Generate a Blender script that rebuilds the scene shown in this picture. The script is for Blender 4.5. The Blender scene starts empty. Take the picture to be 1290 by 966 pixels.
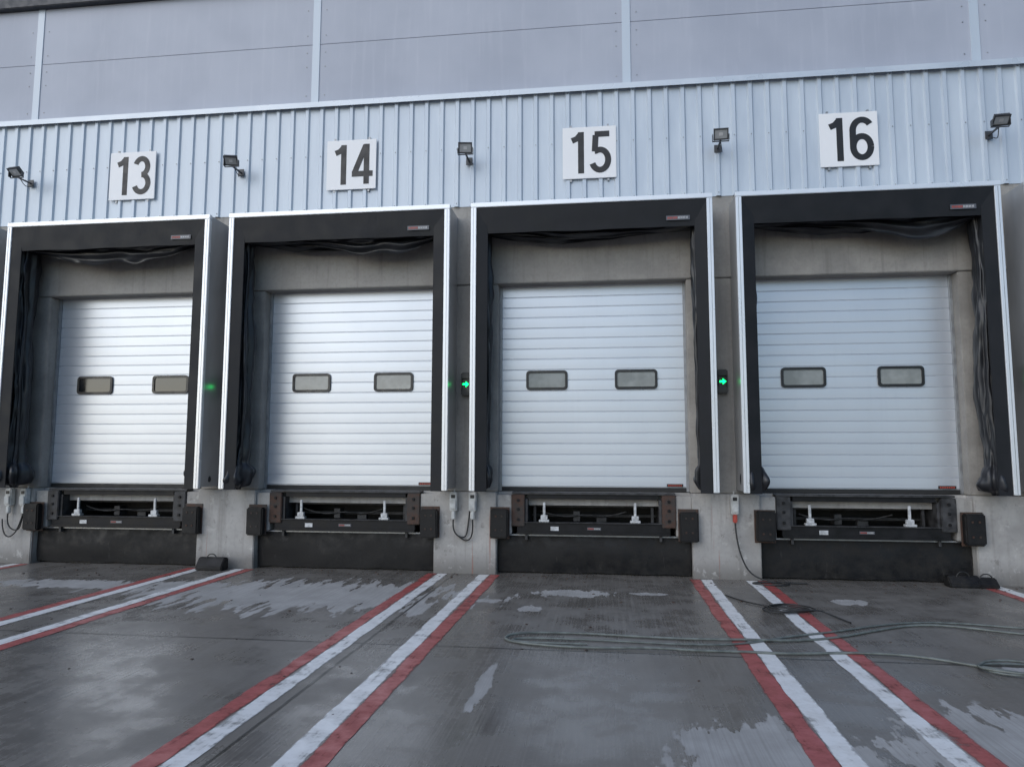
import bpy, bmesh, math, random
from mathutils import Vector, Matrix, noise
random.seed(7)
scene = bpy.context.scene
COL = scene.collection

# ------------------------------------------------------------------ node helper
class NT:
    def __init__(s, name):
        s.mat = bpy.data.materials.new(name); s.mat.use_nodes = True
        s.t = s.mat.node_tree; s.n = s.t.nodes; s.l = s.t.links
        s.b = s.n['Principled BSDF']; s.out = s.n['Material Output']
        s.geo = s.n.new('ShaderNodeNewGeometry')
        s.pos = s.geo.outputs['Position']
    def setv(s, sock, v):
        if hasattr(v, 'is_linked') or hasattr(v, 'links'): s.l.new(v, sock)
        else: sock.default_value = v
    def vec(s, src, scale=(1,1,1), rot=(0,0,0), loc=(0,0,0)):
        m = s.n.new('ShaderNodeMapping'); s.l.new(src, m.inputs[0])
        m.inputs['Scale'].default_value = scale; m.inputs['Rotation'].default_value = rot; m.inputs['Location'].default_value = loc
        return m.outputs[0]
    def noise(s, v, scale=5, detail=4, rough=.55, dist=0):
        n = s.n.new('ShaderNodeTexNoise'); s.l.new(v, n.inputs['Vector'])
        n.inputs['Scale'].default_value = scale; n.inputs['Detail'].default_value = detail
        n.inputs['Roughness'].default_value = rough; n.inputs['Distortion'].default_value = dist
        return n.outputs['Fac']
    def ramp(s, f, a, b, ca=0.0, cb=1.0):
        m = s.n.new('ShaderNodeMapRange'); m.interpolation_type='SMOOTHSTEP'
        s.l.new(f, m.inputs['Value'])
        for i, v in zip(('From Min','From Max','To Min','To Max'), (a,b,ca,cb)): m.inputs[i].default_value = v
        return m.outputs['Result']
    def math(s, op, a, b=0.0, c=0.0):
        m = s.n.new('ShaderNodeMath'); m.operation = op
        s.setv(m.inputs[0], a); s.setv(m.inputs[1], b); s.setv(m.inputs[2], c)
        return m.outputs[0]
    def mix(s, f, a, b):
        m = s.n.new('ShaderNodeMix'); m.data_type = 'RGBA'
        s.setv(m.inputs[0], f)
        s.setv(m.inputs[6], a if not isinstance(a, tuple) else (*a[:3], 1)); s.setv(m.inputs[7], b if not isinstance(b, tuple) else (*b[:3], 1))
        return m.outputs[2]
    def bump(s, h, strength=.3, dist=.01, prev=None):
        b = s.n.new('ShaderNodeBump'); b.inputs['Strength'].default_value = strength
        b.inputs['Distance'].default_value = dist; s.l.new(h, b.inputs['Height'])
        if prev is not None: s.l.new(prev, b.inputs['Normal'])
        s.l.new(b.outputs[0], s.b.inputs['Normal']); return b.outputs[0]
    def sep(s, v):
        x = s.n.new('ShaderNodeSeparateXYZ'); s.l.new(v, x.inputs[0]); return x.outputs
    def P(s, **k):
        nm = dict(col='Base Color', rough='Roughness', metal='Metallic', spec='Specular IOR Level', coat='Coat Weight', alpha='Alpha')
        for a, v in k.items():
            if isinstance(v, tuple): v = (*v[:3], 1)
            s.setv(s.b.inputs[nm[a]], v)
        return s

def simple(name, col, rough=.5, metal=0., var=.15, scale=8, bump=0.0, rv=.1, streak=False, spec=.5):
    m = NT(name)
    v = m.vec(m.pos, (1,1,.15) if streak else (1,1,1))
    n = m.noise(v, scale, 3)
    d = tuple(c*(1-var) for c in col); u = tuple(min(1, c*(1+var)) for c in col)
    m.P(col=m.mix(m.ramp(n,.3,.7), d, u), rough=m.ramp(n, .3, .7, max(0.02, rough-rv), rough+rv), metal=metal, spec=spec)
    if bump: m.bump(m.noise(m.pos, scale*12, 3), bump, .003)
    return m.mat

# ------------------------------------------------------------------ materials
def mat_cladding():
    m = NT('cladding_paint')
    n = m.noise(m.vec(m.pos, (1.2,1,.25)), 3.0, 4)
    s = m.noise(m.vec(m.pos, (9,1,.5)), 1.6, 4)
    c = m.mix(m.ramp(n,.3,.7), (.50,.56,.625), (.58,.64,.70))
    c = m.mix(m.math('MULTIPLY', m.ramp(s,.55,.8), .18), c, (.40,.44,.48))
    m.P(col=c, rough=m.ramp(n,.3,.7,.30,.42), metal=.1)
    return m.mat
def mat_upper():
    m = NT('upper_panel_paint')
    n = m.noise(m.vec(m.pos, (.5,1,.5)), 1.3, 4)
    s = m.noise(m.vec(m.pos, (6,1,.35)), 1.8, 5, .6)
    c = m.mix(m.ramp(n,.3,.7), (.375,.40,.465), (.44,.465,.53))
    c = m.mix(m.math('MULTIPLY', m.ramp(s,.5,.75), .3), c, (.53,.55,.60))
    m.P(col=c, rough=.5)
    return m.mat
def mat_concrete(name='concrete', dirt=True, base=(.37,.36,.345)):
    m = NT(name)
    big = m.noise(m.pos, 1.6, 5, .6); fine = m.noise(m.pos, 22, 4, .65)
    st = m.noise(m.vec(m.pos, (8,8,.5)), 1.3, 4, .6)
    c = m.mix(m.ramp(big,.3,.7), tuple(x*.8 for x in base), tuple(x*1.2 for x in base))
    c = m.mix(m.math('MULTIPLY', m.ramp(fine,.45,.75), .3), c, tuple(x*.6 for x in base))
    c = m.mix(m.math('MULTIPLY', m.ramp(st,.52,.74), .4), c, (.16,.15,.138))
    z = m.sep(m.pos)[2]
    if dirt:
        low = m.math('MULTIPLY', m.ramp(m.math('ADD', z, m.math('MULTIPLY', big, -.5)), -.25, .12, 1, 0), .7)
        c = m.mix(low, c, (.10,.092,.084))
        c = m.mix(m.math('MULTIPLY', m.ramp(m.noise(m.pos,4.5,5,.7),.56,.68),.6), c, (.52,.51,.49))
        c = m.mix(m.math('MULTIPLY', m.ramp(m.noise(m.vec(m.pos,(1.3,1.3,1),(0,0,0),(7,3,1)),5,5,.7),.58,.72),.6), c, (.13,.12,.11))
        rs = m.ramp(m.noise(m.vec(m.pos,(14,14,.4)),1.1,3),.65,.73)
        c = m.mix(m.math('MULTIPLY', rs, m.ramp(z,.9,1.1,.55,0)), c, (.26,.09,.06))
    m.P(col=c, rough=m.ramp(big,.3,.7,.55,.85))
    m.bump(fine,.4,.007)
    return m.mat
def mat_door():
    m = NT('door_aluminium')
    n = m.noise(m.vec(m.pos, (.5,1,.5)), 1.2, 3); d = m.noise(m.vec(m.pos,(7,1,.35)), 1.6, 4, .6)
    c = m.mix(m.ramp(n,.3,.7), (.575,.61,.66), (.63,.665,.71))
    c = m.mix(m.math('MULTIPLY', m.ramp(d,.5,.8), .07), c, (.40,.42,.45))
    m.P(col=c, rough=.33, metal=.5)
    return m.mat
def mat_fabric(name='black_fabric', k=1.0, sp=.25, r=.45):
    m = NT(name)
    n = m.noise(m.pos, 3, 4); w = m.noise(m.vec(m.pos,(1,1,.3)), 6, 3)
    m.P(col=m.mix(m.ramp(n,.3,.75), (.009*k,.010*k,.012*k), (.016*k,.017*k,.020*k)), rough=m.ramp(n,.3,.7,r,r+.15), spec=sp)
    m.bump(w,.2,.02)
    return m.mat
def mat_sideplate():
    m = NT('shelter_side_metal')
    n = m.noise(m.vec(m.pos,(1,1,.4)), 3, 4)
    m.P(col=m.mix(m.ramp(n,.3,.7), (.40,.405,.41), (.48,.485,.49)), rough=.3, metal=.4)
    return m.mat
def mat_rubber():
    m = NT('rubber')
    n = m.noise(m.pos, 6, 5, .65)
    c = m.mix(m.ramp(n,.35,.7), (.007,.007,.008), (.018,.017,.016))
    c = m.mix(m.math('MULTIPLY', m.ramp(m.noise(m.vec(m.pos,(3,3,.8)),4,4,.7),.6,.75), .5), c, (.05,.047,.044))
    m.P(col=c, rough=m.ramp(n,.3,.7,.4,.75), spec=.3); m.bump(m.noise(m.pos,30,3),.3,.006)
    return m.mat
def mat_rusty():
    m = NT('rusty_steel')
    n = m.noise(m.pos, 7, 5, .7)
    c = m.mix(m.ramp(n,.38,.6), (.05,.042,.038), (.078,.042,.03)); c = m.mix(m.ramp(n,.6,.72), c, (.025,.022,.02))
    m.P(col=c, rough=.7, metal=.2); m.bump(n,.4,.006)
    return m.mat
def mat_ground():
    m = NT('wet_concrete')
    x, y, z = m.sep(m.pos)
    big = m.noise(m.pos, .45, 4, .6); mid = m.noise(m.pos, 2.2, 5, .65)
    fine = m.noise(m.pos, 34, 3, .7)
    broom = m.noise(m.vec(m.pos,(60,.7,1)), 1.0, 2, .6)
    tyre = m.noise(m.vec(m.pos,(2.2,.12,1)), 1.0, 4, .6)
    c = m.mix(m.ramp(mid,.3,.7), (.122,.110,.097), (.172,.157,.140))
    c = m.mix(m.math('MULTIPLY', m.ramp(tyre,.45,.7), .4), c, (.095,.086,.076))
    c = m.mix(m.math('MULTIPLY', m.ramp(broom,.42,.68), .45), c, (.22,.205,.185))
    c = m.mix(m.math('MULTIPLY', m.ramp(fine,.55,.72), .4), c, (.26,.243,.22))
    streak = m.noise(m.vec(m.pos,(3.4,.6,1),(0,0,.62)), 1.8, 4, .6)
    ed = m.noise(m.vec(m.pos,(2.8,.8,1)), 3.0, 5, .62)
    mask = None
    for cx,cy,rx,ry,k in [(-3.8,8.95,2.1,.95,-3.6),(-7.1,9.25,1.25,.36,2.4),(-5.6,9.35,.7,.36,2.8),(-.45,9.5,.55,.26,2.4),(2.85,9.4,.24,.2,2.4),
                        (.98,4.2,.72,1.05,1.9),(2.75,4.55,1.2,1.15,2.0),(-.9,8.5,.16,.16,2.4),(-1.45,8.9,.2,.12,2.4),(-.95,5.7,.06,.6,2.4),(3.4,6.6,.3,.18,2.4),(-9.4,9.0,.7,.2,2.4),(.5,9.6,.25,.1,2.4)]:
        a = m.math('POWER', m.math('MULTIPLY', m.math('SUBTRACT', x, cx), 1/rx), 2)
        b = m.math('POWER', m.math('MULTIPLY', m.math('SUBTRACT', y, cy), 1/ry), 2)
        d = m.math('SQRT', m.math('ADD', a, b))
        d = m.math('ADD', d, m.math('MULTIPLY', m.math('SUBTRACT', streak if k<0 else ed, .5), abs(k)))
        r = m.ramp(d, .86, .93, 1, 0)
        mask = r if mask is None else m.math('MAXIMUM', mask, r)
    dryc = m.mix(m.ramp(mid,.3,.7), (.35,.34,.325), (.45,.44,.425))
    dryc = m.mix(m.math('MULTIPLY', m.ramp(broom,.4,.7), .4), dryc, (.24,.23,.215))
    c = m.mix(m.math('MULTIPLY', mask, .85), c, dryc)
    def jl(co, v, w):
        return m.ramp(m.math('ABSOLUTE', m.math('ADD', m.math('SUBTRACT', co, v), m.math('MULTIPLY', m.math('SUBTRACT', mid, .5), .02))), w*.6, w, 1, 0)
    j = jl(y, 6.75, .022)
    for v in (-2.26, 5.6, -9.9, 13.3): j = m.math('MAXIMUM', j, jl(x, v, .018))
    j = m.math('MAXIMUM', j, jl(y, .2, .02))
    c = m.mix(m.math('MULTIPLY', j, .85), c, (.018,.017,.015))
    rough = m.ramp(m.math('ADD', m.math('MULTIPLY', big,.5), m.math('MULTIPLY', mid,.5)), .40, .60, .16, .46)
    rough = m.math('ADD', rough, m.math('MULTIPLY', m.math('SUBTRACT', broom, .5), .25))
    rough = m.math('MAXIMUM', m.math('ADD', rough, m.math('MULTIPLY', mask, .5)), .07)
    m.P(col=c, rough=rough, spec=m.ramp(mask,0,1,.5,.25))
    b = m.bump(broom,.25,.003); m.bump(m.math('SUBTRACT', fine, m.math('MULTIPLY', j, 3)),.16,.004,b)
    return m.mat
def mat_paint(name, col, col2):
    m = NT(name)
    n = m.noise(m.pos, 5, 5, .7); f = m.noise(m.vec(m.pos,(30,1.2,1)), 1.2, 4, .6); g = m.noise(m.pos, 1.1, 2)
    c = m.mix(m.ramp(n,.35,.7), col, col2)
    m.P(col=c, rough=m.ramp(n,.3,.7,.3,.6))
    wear = m.math('ADD', m.math('MULTIPLY', n, .5), m.math('ADD', m.math('MULTIPLY', f, .3), m.math('MULTIPLY', g, .25)))
    at = m.n.new('ShaderNodeAttribute'); at.attribute_name = 'edge'
    wear = m.math('ADD', wear, m.math('MULTIPLY', at.outputs['Fac'], .12))
    m.P(alpha=m.ramp(wear,.545,.68,1,.25)); m.bump(f,.12,.003)
    return m.mat

M = dict(
 clad=mat_cladding(), upper=mat_upper(), conc=mat_concrete(), conc_in=mat_concrete('concrete_inner', False, (.31,.295,.272)), door=mat_door(),
 fabric=mat_fabric(), tarp=mat_fabric('curtain_tarpaulin',1.5,.5,.33), side=mat_sideplate(), rubber=mat_rubber(), rust=mat_rusty(), ground=mat_ground(),
 alu=simple('aluminium_profile',(.76,.78,.80),.3,.35,.03,2,rv=.03), white=simple('white_sign',(.86,.86,.86),.4,0,.015,2),
 black=simple('black_print',(.012,.012,.013),.45,0,.1), frame=simple('black_plastic',(.012,.012,.013),.35,0,.1),
 flash=simple('flashing',(.58,.63,.68),.35,.2,.05,2), strip=simple('cover_strip',(.51,.57,.63),.4,.1,.06,2,streak=True),
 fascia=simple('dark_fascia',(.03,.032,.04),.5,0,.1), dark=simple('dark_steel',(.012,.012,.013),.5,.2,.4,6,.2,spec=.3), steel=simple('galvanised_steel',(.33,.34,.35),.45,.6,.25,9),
 dsteel=simple('dirty_steel',(.05,.05,.052),.6,.3,.5,9),
 grey=simple('grey_plastic',(.52,.53,.52),.45,0,.15,14), cable=simple('cable_rubber',(.02,.02,.02),.5,0,.2), hose=simple('hose_rubber',(.13,.145,.135),.4,0,.25,12),
 lamp=simple('lamp_housing',(.07,.072,.076),.45,.3,.2), seal=simple('seal',(.015,.015,.015),.6), lightgrey=simple('painted_prop',(.5,.51,.52),.45,.1,.25,20),
 labelbase=simple('label_plate',(.10,.105,.12),.4), labelw=simple('label_print',(.5,.5,.5),.4),
 red=simple('red_label',(.4,.06,.04),.4), roof=simple('roof_sheet',(.2,.21,.22),.6), rail=simple('door_guide',(.28,.29,.3),.4,.5),
 wpaint=mat_paint('white_line_paint',(.78,.78,.77),(.62,.61,.59)), rpaint=mat_paint('red_line_paint',(.40,.085,.08),(.28,.075,.066)),
)
def glass(name, col, rough=.06):
    m = NT(name); n = m.noise(m.pos, 3, 3)
    m.P(col=m.mix(m.ramp(n,.35,.65), tuple(c*.8 for c in col), tuple(c*1.2 for c in col)), rough=m.ramp(n,.3,.7,rough,rough+.06), spec=.8); m.bump(n,.05,.02)
    return m.mat
M['pane'] = glass('window_pane', (.24,.25,.245)); M['pane_dark'] = glass('window_pane_dark', (.012,.013,.015)); M['lens'] = glass('lamp_lens',(.36,.37,.37))  # pane: grey base colour stands in for reflection and the interior behind the glass
g = NT('green_led'); g.P(col=(.0,.3,.05)); g.b.inputs['Emission Color'].default_value=(.0,1,.16,1); g.b.inputs['Emission Strength'].default_value=5
M['green']=g.mat

# ------------------------------------------------------------------ mesh helpers
def empty(name, loc):
    e = bpy.data.objects.new(name, None); e.location = loc; e.empty_display_size=.3; COL.objects.link(e); return e
def finish(name, me, mat, parent=None, smooth=False):
    o = bpy.data.objects.new(name, me); COL.objects.link(o)
    if mat is not None: me.materials.append(mat)
    if parent is not None:
        o.parent = parent; o.matrix_parent_inverse = Matrix.Translation(-Vector(parent.location))
    if smooth:
        for p in me.polygons: p.use_smooth = True
    return o
def boxes(name, lst, mat, parent=None, bevel=0.0, seg=2):
    bm = bmesh.new()
    for b in lst:
        x0,x1,y0,y1,z0,z1 = b[:6]
        r = bmesh.ops.create_cube(bm, size=1)
        bmesh.ops.scale(bm, vec=(x1-x0,y1-y0,z1-z0), verts=r['verts'])
        if len(b) > 6: bmesh.ops.rotate(bm, verts=r['verts'], cent=(0,0,0), matrix=b[6])
        bmesh.ops.translate(bm, vec=((x0+x1)/2,(y0+y1)/2,(z0+z1)/2), verts=r['verts'])
    if bevel: bmesh.ops.bevel(bm, geom=bm.edges[:], offset=bevel, segments=seg, affect='EDGES', clamp_overlap=True)
    me = bpy.data.meshes.new(name); bm.to_mesh(me); bm.free()
    return finish(name, me, mat, parent)
def poly_extrude_x(name, prof, x0, x1, mat, parent=None):
    me = bpy.data.meshes.new(name)
    v = [(x0,y,z) for y,z in prof]+[(x1,y,z) for y,z in prof]; n=len(prof)
    f = [(i,i+n,i+1+n,i+1) for i in range(n-1)]
    me.from_pydata(v, [], f); return finish(name, me, mat, parent)
def rrect(cx, cz, w, h, r, n=5):
    pts=[]
    for sx,sz,a0 in ((1,1,0),(-1,1,90),(-1,-1,180),(1,-1,270)):
        for i in range(n+1):
            a=math.radians(a0+90*i/n); pts.append((cx+sx*(w/2-r)+r*math.cos(a), cz+sz*(h/2-r)+r*math.sin(a)))
    return pts
def ring(name, outer, inner, yf, yb, mat, parent):
    n=len(outer); v=[]
    for loop,y in ((outer,yb),(outer,yf),(inner,yf),(inner,yb)): v += [(x,y,z) for x,z in loop]
    f=[]
    for k in range(3):
        for i in range(n):
            j=(i+1)%n; f.append((k*n+i,(k+1)*n+i,(k+1)*n+j,k*n+j))
    me=bpy.data.meshes.new(name); me.from_pydata(v,[],f); return finish(name, me, mat, parent)
def plate(name, loop, y, mat, parent):
    me=bpy.data.meshes.new(name); me.from_pydata([(x,y,z) for x,z in loop],[],[tuple(range(len(loop)))]); return finish(name,me,mat,parent)
def tube(name, pts, r, mat, parent=None, cyclic=False):
    c=bpy.data.curves.new(name,'CURVE'); c.dimensions='3D'; c.bevel_depth=r; c.bevel_resolution=3; c.resolution_u=8
    s=c.splines.new('NURBS'); s.points.add(len(pts)-1)
    for p,q in zip(s.points,pts): p.co=(*q,1)
    s.order_u=3; s.use_endpoint_u=True; s.use_cyclic_u=cyclic
    o=bpy.data.objects.new(name,c); COL.objects.link(o); c.materials.append(mat)
    if parent is not None:
        o.parent=parent; o.matrix_parent_inverse=Matrix.Translation(-Vector(parent.location))
    return o

# digits drawn as strokes (condensed grotesque), cell .33 x .66
def arc(cx,cy,rx,ry,a0,a1,n=26):
    return [(cx+rx*math.cos(math.radians(a0+(a1-a0)*i/n)), cy+ry*math.sin(math.radians(a0+(a1-a0)*i/n))) for i in range(n+1)]
DIG={
 '1':[[(.215,0),(.215,.66)],[(.075,.525),(.15,.555),(.20,.61)]],
 '2':[arc(.16,.47,.112,.145,165,-25)+[(.05,.09),(.045,.045)],[(.02,.045),(.30,.045)]],
 '3':[arc(.15,.478,.108,.137,160,-90),arc(.155,.193,.122,.148,90,-160)],
 '4':[[(.0,.17),(.345,.17)],[(.24,0),(.24,.66)],[(.225,.64),(.04,.18)]],
 '5':[[(.07,.615),(.295,.615)],[(.085,.60),(.07,.34)],[(.07,.345)]+arc(.15,.205,.123,.16,118,-160)],
 '6':[arc(.165,.205,.122,.16,0,360,40),arc(.175,.45,.132,.165,35,180)+[(.043,.20)]],
 '7':[[(.02,.615),(.315,.615)],[(.28,.60),(.19,.35),(.11,0)]]}
def stroke_digits(name,s,xc,zc,y,mat,parent,w=.092):
    v=[];f=[];k=0
    for ci,ch in enumerate(s):
        ox=xc+(ci-1)*.355+.012; oz=zc-.33
        for path in DIG[ch]:
            yy=y-.0006*k; k+=1; n=len(path); b=len(v)
            for i in range(n):
                p0=Vector(path[max(i-1,0)]); p1=Vector(path[min(i+1,n-1)]); p=Vector(path[i])
                t=(p1-p0).normalized(); nn=Vector((-t.y,t.x))*w/2
                for q in (p+nn,p-nn): v.append((ox+q.x,yy,oz+q.y))
            for i in range(n-1): f.append((b+2*i,b+2*i+1,b+2*i+3,b+2*i+2))
    me=bpy.data.meshes.new(name); me.from_pydata(v,[],f); return finish(name,me,mat,parent)

# ------------------------------------------------------------------ layout constants
S=3.8; C0=-.22
docks={12:C0-3*S,13:C0-2*S,14:C0-S,15:C0,16:C0+S,17:C0+2*S}
YW=10.88; YI=10.96; YD=11.2; YF=10.34
ZS=1.24; ZT=4.38; ZSH0=1.24; ZSH1=5.46; ZC0=5.62; ZC1=7.42; ZR=9.62
XL=-40.; XR=30.

# ------------------------------------------------------------------ ground + markings
def grid(name,x0,x1,y0,y1,z,mat):
    me=bpy.data.meshes.new(name); me.from_pydata([(x0,y0,z),(x1,y0,z),(x1,y1,z),(x0,y1,z)],[],[(0,1,2,3)]); return finish(name,me,mat)
grid('ground',-900,900,-900,900,0,M['ground'])
def stripe(name, x0,x1,y0,y1,z,mat,parent):
    n=160; v=[];f=[];ed=[]
    for i in range(n+1):
        y=y0+(y1-y0)*i/n
        a=noise.noise(Vector((x0*3,y*2.3,1)))*.012+noise.noise(Vector((x0*3,y*14,1)))*.008
        b=noise.noise(Vector((x1*3,y*2.1,5)))*.012+noise.noise(Vector((x1*3,y*13,5)))*.008
        xs=(x0+a, x0+.02+a, x1-.02+b, x1+b); v+=[(x,y,z) for x in xs]; ed+=[1,0,0,1]
        if i<n:
            for k in range(3): q=i*4+k; f.append((q,q+1,q+5,q+4))
    me=bpy.data.meshes.new(name); me.from_pydata(v,[],f)
    at=me.attributes.new('edge','FLOAT','POINT'); at.data.foreach_set('value',ed)
    return finish(name,me,mat,parent)
for k in range(-2,4):
    xm=C0-S/2+S*(k-0)
    e=empty('lane_marking',(xm,5,0))
    y1=10.8
    stripe('white_line_1',xm-.39,xm-.235,-6,y1,.004,M['wpaint'],e)
    stripe('white_line_2',xm+.235,xm+.39,-6,y1,.004,M['wpaint'],e)
    stripe('red_line_1',xm-.54,xm-.394,-6,y1,.004,M['rpaint'],e)
    stripe('red_line_2',xm+.394,xm+.54,-6,y1,.004,M['rpaint'],e)

# ------------------------------------------------------------------ warehouse building
W=empty('warehouse_building',(0,14,0))
mids=[docks[12]-S/2]+[docks[k]+S/2 for k in range(12,18)]
low=[];up=[]
for i,xm in enumerate(mids):
    a=xm-.475; b=xm+.475; c=xm-.48; d=xm+.48
    if i==0: a=c=XL
    if i==len(mids)-1: b=d=XR
    low.append((a,b,YW,12.5,-.3,1.2)); up.append((c,d,YI,12.5,1.205,ZT-.006))
boxes('concrete_piers',low,M['conc'],W,.012)
boxes('concrete_columns',up,M['conc_in'],W,.01)
boxes('concrete_beam',[(XL,XR,YI-.02,12.5,ZT,ZC1-.05)],M['conc_in'],W,.01)
boxes('dock_floor',[(d-1.424,d+1.424,YD-.09,13.,1.0,1.2) for d in docks.values()],M['conc'],W)
boxes('pit_back',[(d-1.424,d+1.424,11.9,12.1,-.2,1.0) for d in docks.values()],M['dark'],W)
def cladding(name,x0,x1,z0,z1):
    p=.25; xs=[]; x=math.floor(x0/p)*p
    while x<x1:
        for dx,dy in ((0,0),(.155,0),(.175,-.032),(.225,-.032),(.245,0)):
            if x0<=x+dx<=x1: xs.append((x+dx,10.93+dy))
        x+=p
    v=[];f=[]
    for X,Y in xs:
        v+=[(X,Y,z0),(X,Y,z1),(X,Y+.006,z0)]
    for i in range(len(xs)-1):
        f.append((i*3,i*3+3,i*3+4,i*3+1)); f.append((i*3,i*3+2,i*3+5,i*3+3))
    me=bpy.data.meshes.new(name); me.from_pydata(v,[],f); return finish(name,me,M['clad'],W)
cladding('corrugated_cladding',XL,XR,ZC0,ZC1)
cladding('corrugated_cladding_side',docks[16]+1.78,docks[17]-1.78,1.25,ZC0-.003)
sc=[]
x=-14.0
while x<12:
    for z in (ZC0+.05,6.55,ZC1-.06): sc.append((x+.2-.006,x+.2+.006,10.886,10.90,z-.006,z+.006))
    x+=.25
boxes('cladding_screws',sc,M['steel'],W)
boxes('top_flashing',[(XL,XR,10.85,11.14,ZC1,ZC1+.035),(XL,XR,10.845,10.853,ZC1-.055,ZC1+.036)],M['flash'],W,.002)
boxes('flashing_shadow_gap',[(XL,XR,10.9,11.1,ZC1-.02,ZC1-.003)],M['seal'],W)
YU=11.10; J=5.13; xs=[-9.89+J*k for k in range(-6,8)]; zj=8.59; pan=[]
for a,b in zip(xs[:-1],xs[1:]):
    pan.append((a+.01,b-.01,YU,YU+.2,ZC1+.04,zj-.003)); pan.append((a+.01,b-.01,YU,YU+.2,zj+.003,ZR))
boxes('upper_wall_panels',pan,M['upper'],W,.003)
boxes('upper_wall_core',[(xs[0],xs[-1],YU+.012,40,ZC1-.04,ZR-.01)],M['roof'],W)
boxes('panel_cover_strips',[(a-.065,a+.065,YU-.014,YU+.02,ZC1+.045,ZR) for a in xs],M['strip'],W,.004)
bl=[]
for a in xs:
    for s in (-.16,.16):
        for z in (7.7,8.2,8.45,8.75,9.2): bl.append((a+s-.009,a+s+.009,YU-.008,YU+.001,z-.009,z+.009))
boxes('panel_bolts',bl,M['steel'],W,.002)
boxes('roof_fascia',[(xs[0]-.1,xs[-1]+.1,YU-.12,YU+.5,ZR,ZR+.45)],M['fascia'],W,.01)
boxes('roof',[(xs[0],xs[-1],YU+.5,40.,ZR,ZR+.3)],M['roof'],W)
boxes('lower_building_body',[(XL,XR,13.0,40.,0,ZC1-.05)],M['roof'],W)

# ------------------------------------------------------------------ dock components
def crumple(name,cx,cy,z0,z1,r,parent,seed,sx=1.0,sy=1.6,bundle=True):
    na,nz=44,130; v=[];f=[]
    for j in range(nz+1):
        t=j/nz; z=z0+(z1-z0)*t
        rr=r*(.85+.35*noise.noise(Vector((seed,z*.7,3))))
        if bundle and t<.1: rr*=1+1.0*math.sin(t/.1*math.pi)**.8*.9
        if t<.012: rr*=.35
        for i in range(na):
            a=2*math.pi*i/na
            p=Vector((math.cos(a)*1.3+seed,math.sin(a)*1.3,z*.8))
            k=1+.33*math.sin(6*a+2.5*noise.noise(Vector((seed,z*.9,0))))*.8+.6*noise.noise(p*1.6)+.25*noise.noise(p*5)+.14*noise.noise(Vector((a*2.2,seed,z*5)))+(.3*noise.noise(Vector((a*1.2,seed,z*7))) if t<.13 else 0)
            v.append((cx+.03*noise.noise(Vector((z*.6,seed,1)))+math.cos(a)*rr*k*sx, cy+math.sin(a)*rr*k*sy, z))
    for j in range(nz):
        for i in range(na):
            q=(i+1)%na; f.append((j*na+i,j*na+q,(j+1)*na+q,(j+1)*na+i))
    f.append(tuple(range(na-1,-1,-1))); f.append(tuple(nz*na+i for i in range(na)))
    me=bpy.data.meshes.new(name); me.from_pydata(v,[],f); return finish(name,me,M['tarp'],parent,True)
def swag(name,x0,x1,zt,zb,y,parent,seed,skew):
    nx,nz=70,14; v=[];f=[]
    for i in range(nx+1):
        t=i/nx; X=x0+(x1-x0)*t
        drop=(zt-zb)*(.25+.75*math.sin(math.pi*min(1,max(0,t**skew)))**1.2)*(1+.25*noise.noise(Vector((X*2,seed,0))))
        for j in range(nz+1):
            s=j/nz; z=zt-drop*s
            yy=y+.06*math.sin(s*9+2*noise.noise(Vector((X*1.3,seed,s))))*s+.05*noise.noise(Vector((X*3,s*4,seed)))
            v.append((X,yy,z))
    for i in range(nx):
        for j in range(nz):
            a=i*(nz+1)+j; f.append((a,a+1,a+nz+2,a+nz+1))
    me=bpy.data.meshes.new(name); me.from_pydata(v,[],f); return finish(name,me,M['tarp'],parent,True)

def label(name,x,z,y,w,h,parent):
    boxes(name,[(x-w/2,x+w/2,y-.006,y,z-h/2,z+h/2)],M['labelbase'],parent)
    k=[];k2=[]; n=8
    for i in range(n):
        a=x-w*.44+i*w*.88/n
        l=[(a,a+w*.022,y-.0085,y-.0062,z-h*.28,z+h*.28),(a+w*.055,a+w*.077,y-.0085,y-.0062,z-h*.28,z+h*.28),(a+w*.0225,a+w*.0545,y-.0085,y-.0062,z-h*.06,z+h*.1)]
        (k if i<4 else k2).extend(l)
    boxes(name+'_letters_1',k,M['red'],parent); boxes(name+'_letters_2',k2,M['labelw'],parent)

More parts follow.
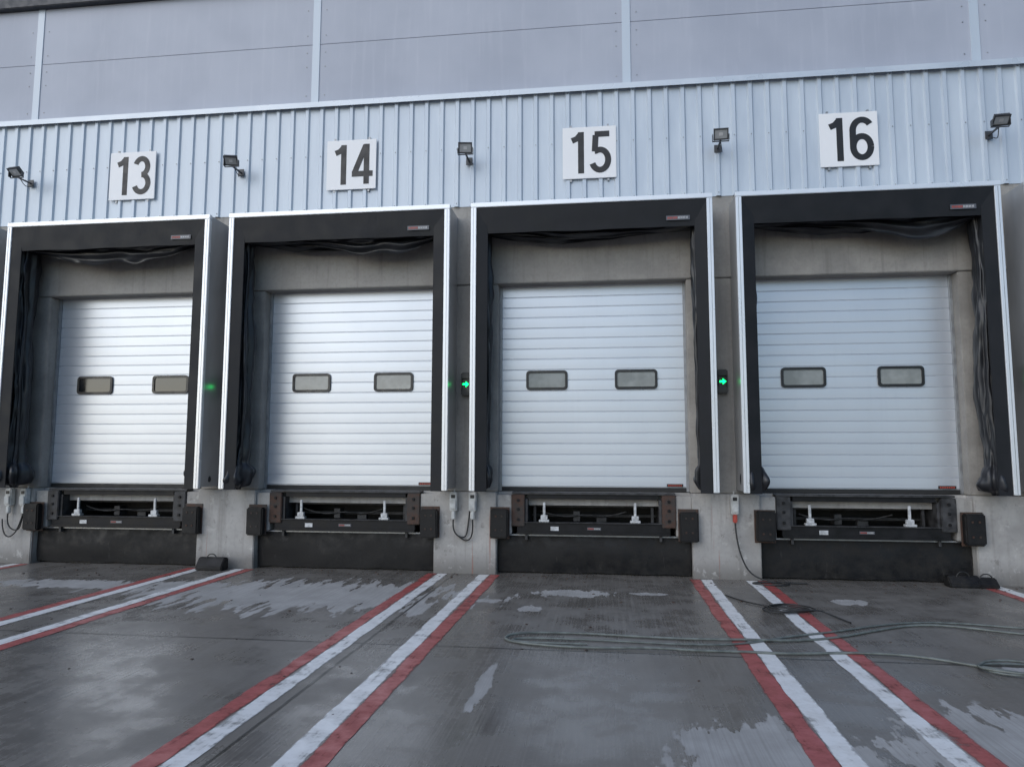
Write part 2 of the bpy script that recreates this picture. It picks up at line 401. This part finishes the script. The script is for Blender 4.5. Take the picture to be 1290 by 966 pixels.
for num,d in docks.items():
    D=empty('loading_dock_door',(d,YD,ZS))
    hw=1.41; prof=[]; n=20; ph=(ZT+.12-ZS)/n
    for i in range(n):
        z=ZS+.03+i*ph; big=(i%4==0)
        g_=.008 if big else .004; dp=.011 if big else .007
        prof+=[(YD+dp,z),(YD+dp,z+g_),(YD,z+g_+.007),(YD-.0008,z+ph*.5),(YD,z+ph-.007)]
    poly_extrude_x('panel',prof,d-hw,d+hw,M['door'],D)
    boxes('panel_back',[(d-hw,d+hw,YD+.02,YD+.05,ZS+.03,ZT+.1)],M['dark'],D)
    boxes('bottom_seal',[(d-hw,d+hw,YD-.012,YD+.03,ZS-.035,ZS+.028)],M['seal'],D,.006)
    boxes('guide_rails',[(d-1.432,d-1.385,YD-.05,YD-.006,ZS-.03,ZT+.05),(d+1.385,d+1.432,YD-.05,YD-.006,ZS-.03,ZT+.05)],M['rail'],D,.004)
    for i,s in enumerate((-.69,.67)):
        o=rrect(d+s,2.90,.64,.30,.055); inn=rrect(d+s,2.90,.565,.225,.03)
        ring('window_frame_%d'%(i+1),o,inn,YD-.028,YD+.002,M['frame'],D)
        plate('window_pane_%d'%(i+1),rrect(d+s,2.90,.57,.23,.03),YD-.012,M['pane_dark' if num in (12,13) else 'pane'],D)
    boxes('type_plate',[(d+1.1,d+1.34,YD-.008,YD-.003,ZS+.04,ZS+.085)],M['black'],D)
    boxes('type_plate_print',[(d+1.12+k*.03,d+1.14+k*.03,YD-.0105,YD-.0085,ZS+.052,ZS+.073) for k in range(7)],M['red'],D)
    # --- shelter
    H=empty('dock_shelter',(d,YF,ZSH0))
    w=1.735
    boxes('side_panels',[(d-w,d-w+.02,YF+.06,10.955,ZSH0+.02,ZSH1-.01),(d+w-.02,d+w,YF+.06,10.955,ZSH0+.02,ZSH1-.01)],M['side'],H)
    boxes('top_panel',[(d-w+.021,d+w-.021,YF+.06,10.90,ZSH1-.035,ZSH1-.012)],M['side'],H)
    boxes('edge_profiles',[(d-w-.004,d-w+.075,YF-.015,YF+.058,ZSH0,ZSH1-.07),(d+w-.075,d+w+.004,YF-.015,YF+.058,ZSH0,ZSH1-.07),
                           (d-w-.008,d+w+.008,YF-.018,YF+.058,ZSH1-.068,ZSH1)],M['alu'],H,.006)
    boxes('edge_grooves',[(d-w+.03,d-w+.036,YF-.0175,YF-.01,ZSH0+.01,ZSH1-.08),(d+w-.036,d+w-.03,YF-.0175,YF-.01,ZSH0+.01,ZSH1-.08)],M['steel'],H)
    R=lambda a: Matrix.Rotation(a,4,'Z')
    boxes('side_flaps',[(d-w+.076,d-1.49,YF+.01,YF+.028,ZSH0-.01,ZSH1-.07,R(.12)),(d+1.49,d+w-.076,YF+.01,YF+.028,ZSH0-.01,ZSH1-.07,R(-.12))],M['fabric'],H,.004)
    nx,nz=60,8; v=[];f=[]
    for i in range(nx+1):
        X=d-w+.077+(2*w-.154)*i/nx; zb=5.0+.015*noise.noise(Vector((X*1.5,num,0)))
        for j in range(nz+1):
            s=j/nz; v.append((X,YF-.002+.03*s+.008*noise.noise(Vector((X*2.0,s*2,num)))*s,(ZSH1-.069)*(1-s)+zb*s))
    for i in range(nx):
        for j in range(nz):
            a=i*(nz+1)+j; f.append((a,a+1,a+nz+2,a+nz+1))
    me=bpy.data.meshes.new('top_flap'); me.from_pydata(v,[],f); finish('top_flap',me,M['fabric'],H,True)
    label('maker_label',d+1.26,5.12,YF+.006,.33,.065,H)
    boxes('inner_lining',[(d-w+.021,d-w+.035,YF+.07,10.94,ZSH0+.02,ZSH1-.04),(d+w-.035,d+w-.021,YF+.07,10.94,ZSH0+.02,ZSH1-.04),(d-w+.04,d+w-.04,YF+.07,10.90,ZSH1-.06,ZSH1-.04)],M['fabric'],H)
    crumple('side_curtain_1',d-1.56,YF+.28,ZSH0-.02,5.1,.098 if num in (13,14) else .082,H,num*1.7)
    crumple('side_curtain_2',d+1.56,YF+.28,ZSH0-.02,5.1,.102 if num==16 else .085,H,num*2.9+4)
    swag('head_curtain',d-1.5,d+1.5,5.08,4.93 if num in(15,) else 4.78,YF+.2,H,num*1.3,{12:1,13:1,14:2.2,15:1,16:2.5,17:1}[num])
    swag('head_curtain_rear',d-1.5,d+1.5,5.1,4.92,YF+.36,H,num*2.3+1,.8)
    # --- dock leveller
    L=empty('dock_leveller',(d,11,1.2))
    boxes('lip_edge',[(d-1.2,d+1.2,10.93,YD-.03,1.17,1.2)],M['dsteel'],L,.003)
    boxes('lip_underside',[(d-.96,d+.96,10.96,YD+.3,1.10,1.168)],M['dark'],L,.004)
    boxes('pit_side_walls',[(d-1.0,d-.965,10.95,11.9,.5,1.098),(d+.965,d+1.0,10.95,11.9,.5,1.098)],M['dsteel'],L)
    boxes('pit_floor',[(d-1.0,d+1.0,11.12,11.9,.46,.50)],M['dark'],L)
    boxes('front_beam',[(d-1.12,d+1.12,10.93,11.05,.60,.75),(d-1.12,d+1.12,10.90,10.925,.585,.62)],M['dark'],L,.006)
    boxes('frame_struts',[(d-.9,d-.86,11.2,11.26,.5,1.09),(d+.86,d+.9,11.2,11.26,.5,1.09),(d-.3,d-.2,11.3,11.5,.75,.9),(d-.96,d+.96,11.32,11.38,.96,1.0),(d-.96,d+.96,11.5,11.54,.80,.84),(d+.05,d+.2,11.4,11.5,.7,.8)],M['dsteel'],L,.005)
    tube('hydraulic_hose',[(d-.8,11.3,.9),(d-.5,11.25,.8),(d-.1,11.3,.86),(d+.2,11.4,.8),(d+.5,11.3,.9)],.012,M['dsteel'],L)
    pr=[]
    for s in (-.72,.62):
        pr+=[(d+s-.018,d+s+.018,10.99,11.02,.76,1.05),(d+s-.075,d+s+.075,10.95,11.04,.762,.795),(d+s-.05,d+s+.05,10.97,11.03,.796,.86)]
    boxes('support_props',pr,M['lightgrey'],L,.005)
    boxes('ledge',[(d-1.1,d+1.1,10.905,11.06,.752,.760)],M['dsteel'],L)
    label('plate_label',d+.02,.675,10.928,.2,.04,L)
    boxes('small_sticker',[(d-.62,d-.50,10.924,10.929,.64,.70)],M['lightgrey'],L)
    boxes('pit_frame_bar',[(d-1.35,d+1.35,10.99,11.10,.555,.575)],M['steel'],L,.002)
    boxes('side_plates',[(d-1.2,d-1.003,10.90,10.99,.70,1.165),(d+1.003,d+1.2,10.90,10.99,.70,1.165)],M['rust' if num in (14,15) else 'dsteel'],L,.01)
    boxes('side_concrete',[(d-1.424,d-1.203,10.93,11.9,.58,1.16),(d+1.203,d+1.424,10.93,11.9,.58,1.16)],M['conc'],L,.008)
    bl=[]
    for s in (-1.1,1.1):
        for z in (.8,.95,1.08): bl.append((d+s-.02,d+s+.02,10.88,10.90,z-.02,z+.02))
    boxes('side_plate_bolts',bl,M['dark'],L,.006)
    nx,nz=40,10; v=[];f=[]
    for i in range(nx+1):
        X=d-1.41+2.82*i/nx
        for j in range(nz+1):
            s=j/nz; v.append((X,11.03-.02*math.sin(s*3.1)+.022*noise.noise(Vector((X*2,s*1.5,num))), .56-.54*s+.025*s*noise.noise(Vector((X*3,num,2)))))
    for i in range(nx):
        for j in range(nz):
            a=i*(nz+1)+j; f.append((a,a+1,a+nz+2,a+nz+1))
    me=bpy.data.meshes.new('rubber_skirt'); me.from_pydata(v,[],f); finish('rubber_skirt',me,M['rubber'],L,True)
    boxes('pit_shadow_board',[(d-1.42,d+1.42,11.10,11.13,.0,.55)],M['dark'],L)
    for s in (-1.37,1.37):
        B=empty('dock_bumper',(d+s,YW-.1,.75)); X=d+s
        jz=random.uniform(-.025,.025); ja=Matrix.Rotation(random.uniform(-.03,.03),4,'Y')
        boxes('rubber_block',[(X-.13,X+.13,YW-.13,YW-.012,.54+jz,.96+jz,ja)],M['rubber'],B,.018)
        boxes('back_plate',[(X-.145,X+.145,YW-.012,YW-.001,.52,.98)],M['rust'],B,.002)
        hl=[(X-.06,X-.03,YW-.137,YW-.131,.64,.67),(X-.06,X-.03,YW-.137,YW-.131,.84,.87),(X+.03,X+.06,YW-.137,YW-.131,.64,.67),(X+.03,X+.06,YW-.137,YW-.131,.84,.87)]
        boxes('bolts',hl,M['rust'],B,.004)
    G=empty('number_sign',(d,10.88,6.38))
    boxes('board',[(d-.41,d+.41,10.875,10.893,6.38-.41,6.38+.41)],M['white'],G,.003)
    boxes('standoff_rails',[(d-.3,d-.27,10.8935,10.925,5.93,6.83),(d+.27,d+.3,10.8935,10.925,5.93,6.83)],M['steel'],G)
    stroke_digits('digits',str(num),d,6.38,10.8735,M['black'],G)

# ------------------------------------------------------------------ flood lights on arms (mid-gap)
for k,xm in enumerate(mids):
    F=empty('flood_light',(xm,10.6,6.4)); X=xm+.02; tilt=Matrix.Rotation(math.radians([24,50,48,30,24,52,40][k]),4,'X')
    yaw=Matrix.Rotation(math.radians([10,-8,14,8,-3,-6,0][k]),4,'Z'); T=Matrix.Translation((X,10.56,6.42))@yaw@tilt@Matrix.Scale(.88,4)
    def part(name,lst,mat,bev):
        o=boxes(name,lst,mat,None,bev); o.data.transform(T); o.parent=F; o.matrix_parent_inverse=Matrix.Translation(-Vector(F.location))
    part('housing',[(-.115,.115,-.025,.025,-.09,.09)],M['lamp'],.008)
    part('bezel',[(-.12,.12,-.040,-.026,.068,.095),(-.12,.12,-.040,-.026,-.095,-.068),(-.12,-.1,-.04,-.026,-.068,.068),(.1,.12,-.04,-.026,-.068,.068)],M['lamp'],.003)
    part('lens',[(-.1,.1,-.032,-.0265,-.068,.068)],M['lens'],0)
    part('led_chip',[(-.03,.03,-.034,-.0325,-.025,.025)],M['labelw'],0)
    part('cooling_fins',[(-.1+i*.025,-.092+i*.025,.025,.05,-.075,.075) for i in range(9)],M['lamp'],0)
    boxes('arm',[(X-.012,X+.012,10.60,10.895,6.33,6.35),(X-.12,X+.12,10.58,10.605,6.322,6.331),(X-.12,X-.113,10.54,10.60,6.332,6.42),(X+.113,X+.12,10.54,10.60,6.332,6.42)],M['lamp'],F)
    boxes('wall_plate',[(X-.05,X+.05,10.885,10.897,6.28,6.40)],M['lamp'],F,.002)
    tube('lead',[(X,10.62,6.38),(X+.03,10.7,6.24),(X+.05,10.8,6.24),(X+.06,10.89,6.30)],.006,M['cable'],F)

# ------------------------------------------------------------------ dock signal lights
for xm in mids:
    T_=empty('dock_signal_light',(xm,10.9,2.82))
    boxes('housing',[(xm-.075,xm+.075,10.86,10.955,2.65,3.0)],M['frame'],T_,.015)
    boxes('visor',[(xm-.06,xm+.06,10.80,10.858,2.905,2.915),(xm-.06,xm-.052,10.82,10.858,2.75,2.905),(xm+.052,xm+.06,10.82,10.858,2.75,2.905)],M['frame'],T_)
    z=2.82; me=bpy.data.meshes.new('arrow'); y=10.855
    me.from_pydata([(xm-.045,y,z-.014),(xm+.0,y,z-.014),(xm+.0,y,z-.045),(xm+.05,y,z),(xm+.0,y,z+.045),(xm+.0,y,z+.014),(xm-.045,y,z+.014)],[],[(0,1,2,3,4,5,6)])
    finish('arrow',me,M['green'],T_)

# ------------------------------------------------------------------ socket boxes and cables
for X,style in ((-2.28,0),(-1.99,0),(1.79,1),(-9.62,0),(-9.35,2)):
    B=empty('socket_box',(X,10.8,1.05)); z=1.06
    boxes('body',[(X-.055,X+.055,10.77,10.875,z-.14,z+.14)],M['grey'],B,.012)
    boxes('lid',[(X-.045,X+.045,10.745,10.768,z-.11,z+.02)],M['grey'],B,.008)
    boxes('display',[(X-.03,X+.03,10.762,10.769,z+.05,z+.1)],M['black'],B,.003)
    boxes('plug',[(X-.03,X+.03,10.775,10.835,z-.26,z-.142)],M['red' if style==1 else 'grey'],B,.012)
    if style==1:
        pts=[(X,10.8,.80),(X+.01,10.8,.6),(X+.06,10.78,.35),(X+.16,10.76,.12),(X+.35,10.7,.02),(X+.7,10.55,.015),(X+.5,10.35,.015),(X+.1,10.5,.015),(X+.3,10.62,.02),(X+.9,10.6,.015)]
    elif style==2: pts=[(X,10.8,.80),(X-.05,10.78,.55),(X-.2,10.78,.4),(X-.35,10.8,.5),(X-.4,10.84,.7)]
    else: pts=[(X,10.8,.80),(X-.01,10.8,.68),(X+.05,10.8,.56),(X+.16,10.82,.52),(X+.21,10.85,.6),(X+.24,10.85,.95)] if X<-2.1 else [(X,10.8,.80),(X+.01,10.8,.65),(X-.03,10.82,.5),(X-.15,10.85,.48),(X-.22,10.86,.55)]
    tube('cable',pts,.011,M['cable'],B)
    boxes('conduit',[(X-.008,X+.008,10.862,10.879,z+.14,1.24)],M['grey'],B)

# ------------------------------------------------------------------ hose on the ground
hp=[(4.9,7.7),(4.0,7.88),(3.5,8.15),(3.1,8.2),(2.6,7.85),(2.11,7.48),(1.7,7.33),(1.345,7.29),(.8,7.27),(.243,7.30),(-.2,7.36),(-.678,7.34),(-.93,7.22),(-1.0,7.05),(-.85,6.92),(-.5,6.84),(-.13,6.82),(.4,6.87),(.79,6.85),(1.2,6.88),(1.6,6.85),(2.1,6.98),(2.6,6.92),(3.0,6.7),(3.27,6.48),(3.7,6.35),(4.2,6.5)]
tube('garden_hose',[(x,y,.014+(.010 if i%5==2 else 0)) for i,(x,y) in enumerate(hp)],.012,M['hose'])
hp=[(5.0,8.0),(4.2,8.15),(3.7,8.32),(3.2,8.33),(2.7,8.1),(2.2,7.75),(1.7,7.5),(1.2,7.12),(.7,7.05),(.1,7.1),(-.4,7.12),(-.85,7.1),(-.93,7.0),(-.7,6.93),(-.2,6.95)]
tube('garden_hose',[(x,y,.014) for x,y in hp],.010,M['hose'])
cp=[]
for i in range(34):
    a=i*.55; cp.append((1.95+(.27+.03*math.sin(i))*math.cos(a)+.004*i,8.75+(.2+.03*math.cos(i*1.7))*math.sin(a),.013+.0012*i))
tube('coiled_cable',[(1.45,9.6,.013),(1.6,9.1,.013)]+cp+[(2.4,8.6,.013),(2.5,8.2,.013)],.008,M['cable'])
cp=[]
for i in range(20):
    a=i*.6; cp.append((3.3+(.32+.04*math.sin(i*2))*math.cos(a),6.6+(.2+.03*math.cos(i))*math.sin(a),.013+.0015*i))
tube('coiled_cable',[(4.2,6.9,.013),(3.8,6.7,.013)]+cp+[(3.9,6.2,.013)],.010,M['hose'])

def chock(X,Y,w,h):
    K=empty('rubber_wheel_chock',(X,Y,0))
    prof=[(-.12,0),(.1,0),(.1,h*.9),(.02,h),(-.03,h*.95),(-.12,h*.3)]
    v=[(X-w/2,Y+a,b+.002) for a,b in prof]+[(X+w/2,Y+a,b+.002) for a,b in prof]; n=len(prof)
    f=[(i,(i+1)%n,(i+1)%n+n,i+n) for i in range(n)]+[tuple(range(n-1,-1,-1)),tuple(range(n,2*n))]
    me=bpy.data.meshes.new('block'); me.from_pydata(v,[],f); bm=bmesh.new(); bm.from_mesh(me); bmesh.ops.recalc_face_normals(bm,faces=bm.faces[:]); bmesh.ops.bevel(bm,geom=bm.edges[:],offset=.012,segments=2,affect='EDGES'); bm.to_mesh(me); bm.free()
    finish('block',me,M['rubber'],K)
    tube('handle',[(X-.08,Y-.02,h*.9),(X-.06,Y-.02,h+.05),(X+.06,Y-.02,h+.05),(X+.08,Y-.02,h*.9)],.008,M['cable'],K)
chock(-6.0,10.68,.42,.19); chock(4.72,10.72,.4,.15); chock(5.0,10.7,.25,.13)
lit=[]
for i in range(260):
    x=random.uniform(-9,6); y=random.choice([random.uniform(9.6,10.85),random.uniform(10.5,10.86),random.uniform(3,10)]); s=random.uniform(.004,.013)
    lit.append((x-s,x+s*random.uniform(.5,1.4),y-s,y+s,.001,.001+s*.6,Matrix.Rotation(random.uniform(0,3),4,'Z')))
boxes('ground_litter',lit,M['rust'])

# ------------------------------------------------------------------ world, sun, camera
w=bpy.data.worlds.new("World"); scene.world=w; w.use_nodes=True; nt=w.node_tree
sky=nt.nodes.new('ShaderNodeTexSky'); sky.sky_type='NISHITA'; sky.sun_disc=False
el,az=32,216   # sun behind the camera to the left
sky.sun_elevation=math.radians(el); sky.sun_rotation=math.radians(az); sky.air_density=1.2; sky.dust_density=1.0; sky.ozone_density=4.0
bg=nt.nodes['Background']; bg.inputs[1].default_value=.15; nt.links.new(sky.outputs[0],bg.inputs[0])
sl=bpy.data.lights.new('sun','SUN'); sl.energy=1.25; sl.angle=math.radians(70); sl.color=(1,.98,.96)
so=bpy.data.objects.new('sun',sl); COL.objects.link(so)
a=math.radians(az); e_=math.radians(el)
dirv=Vector((math.sin(a)*math.cos(e_),math.cos(a)*math.cos(e_),math.sin(e_)))
so.rotation_euler=dirv.to_track_quat('Z','Y').to_euler(); so.location=dirv*50
cd=bpy.data.cameras.new('camera'); cam=bpy.data.objects.new('camera',cd); COL.objects.link(cam)
cd.sensor_width=36; cd.lens=919/1290*36; cd.clip_end=3000; cd.clip_start=.05
cam.matrix_world=Matrix.Translation((0,0,1.73))@Matrix.Rotation(math.radians(7.4),4,'Z')@Matrix.Rotation(math.radians(95.7),4,'X')@Matrix.Rotation(math.radians(.12),4,'Z')
scene.camera=cam
scene.view_settings.view_transform='Standard'; scene.view_settings.look='None'; scene.view_settings.exposure=0
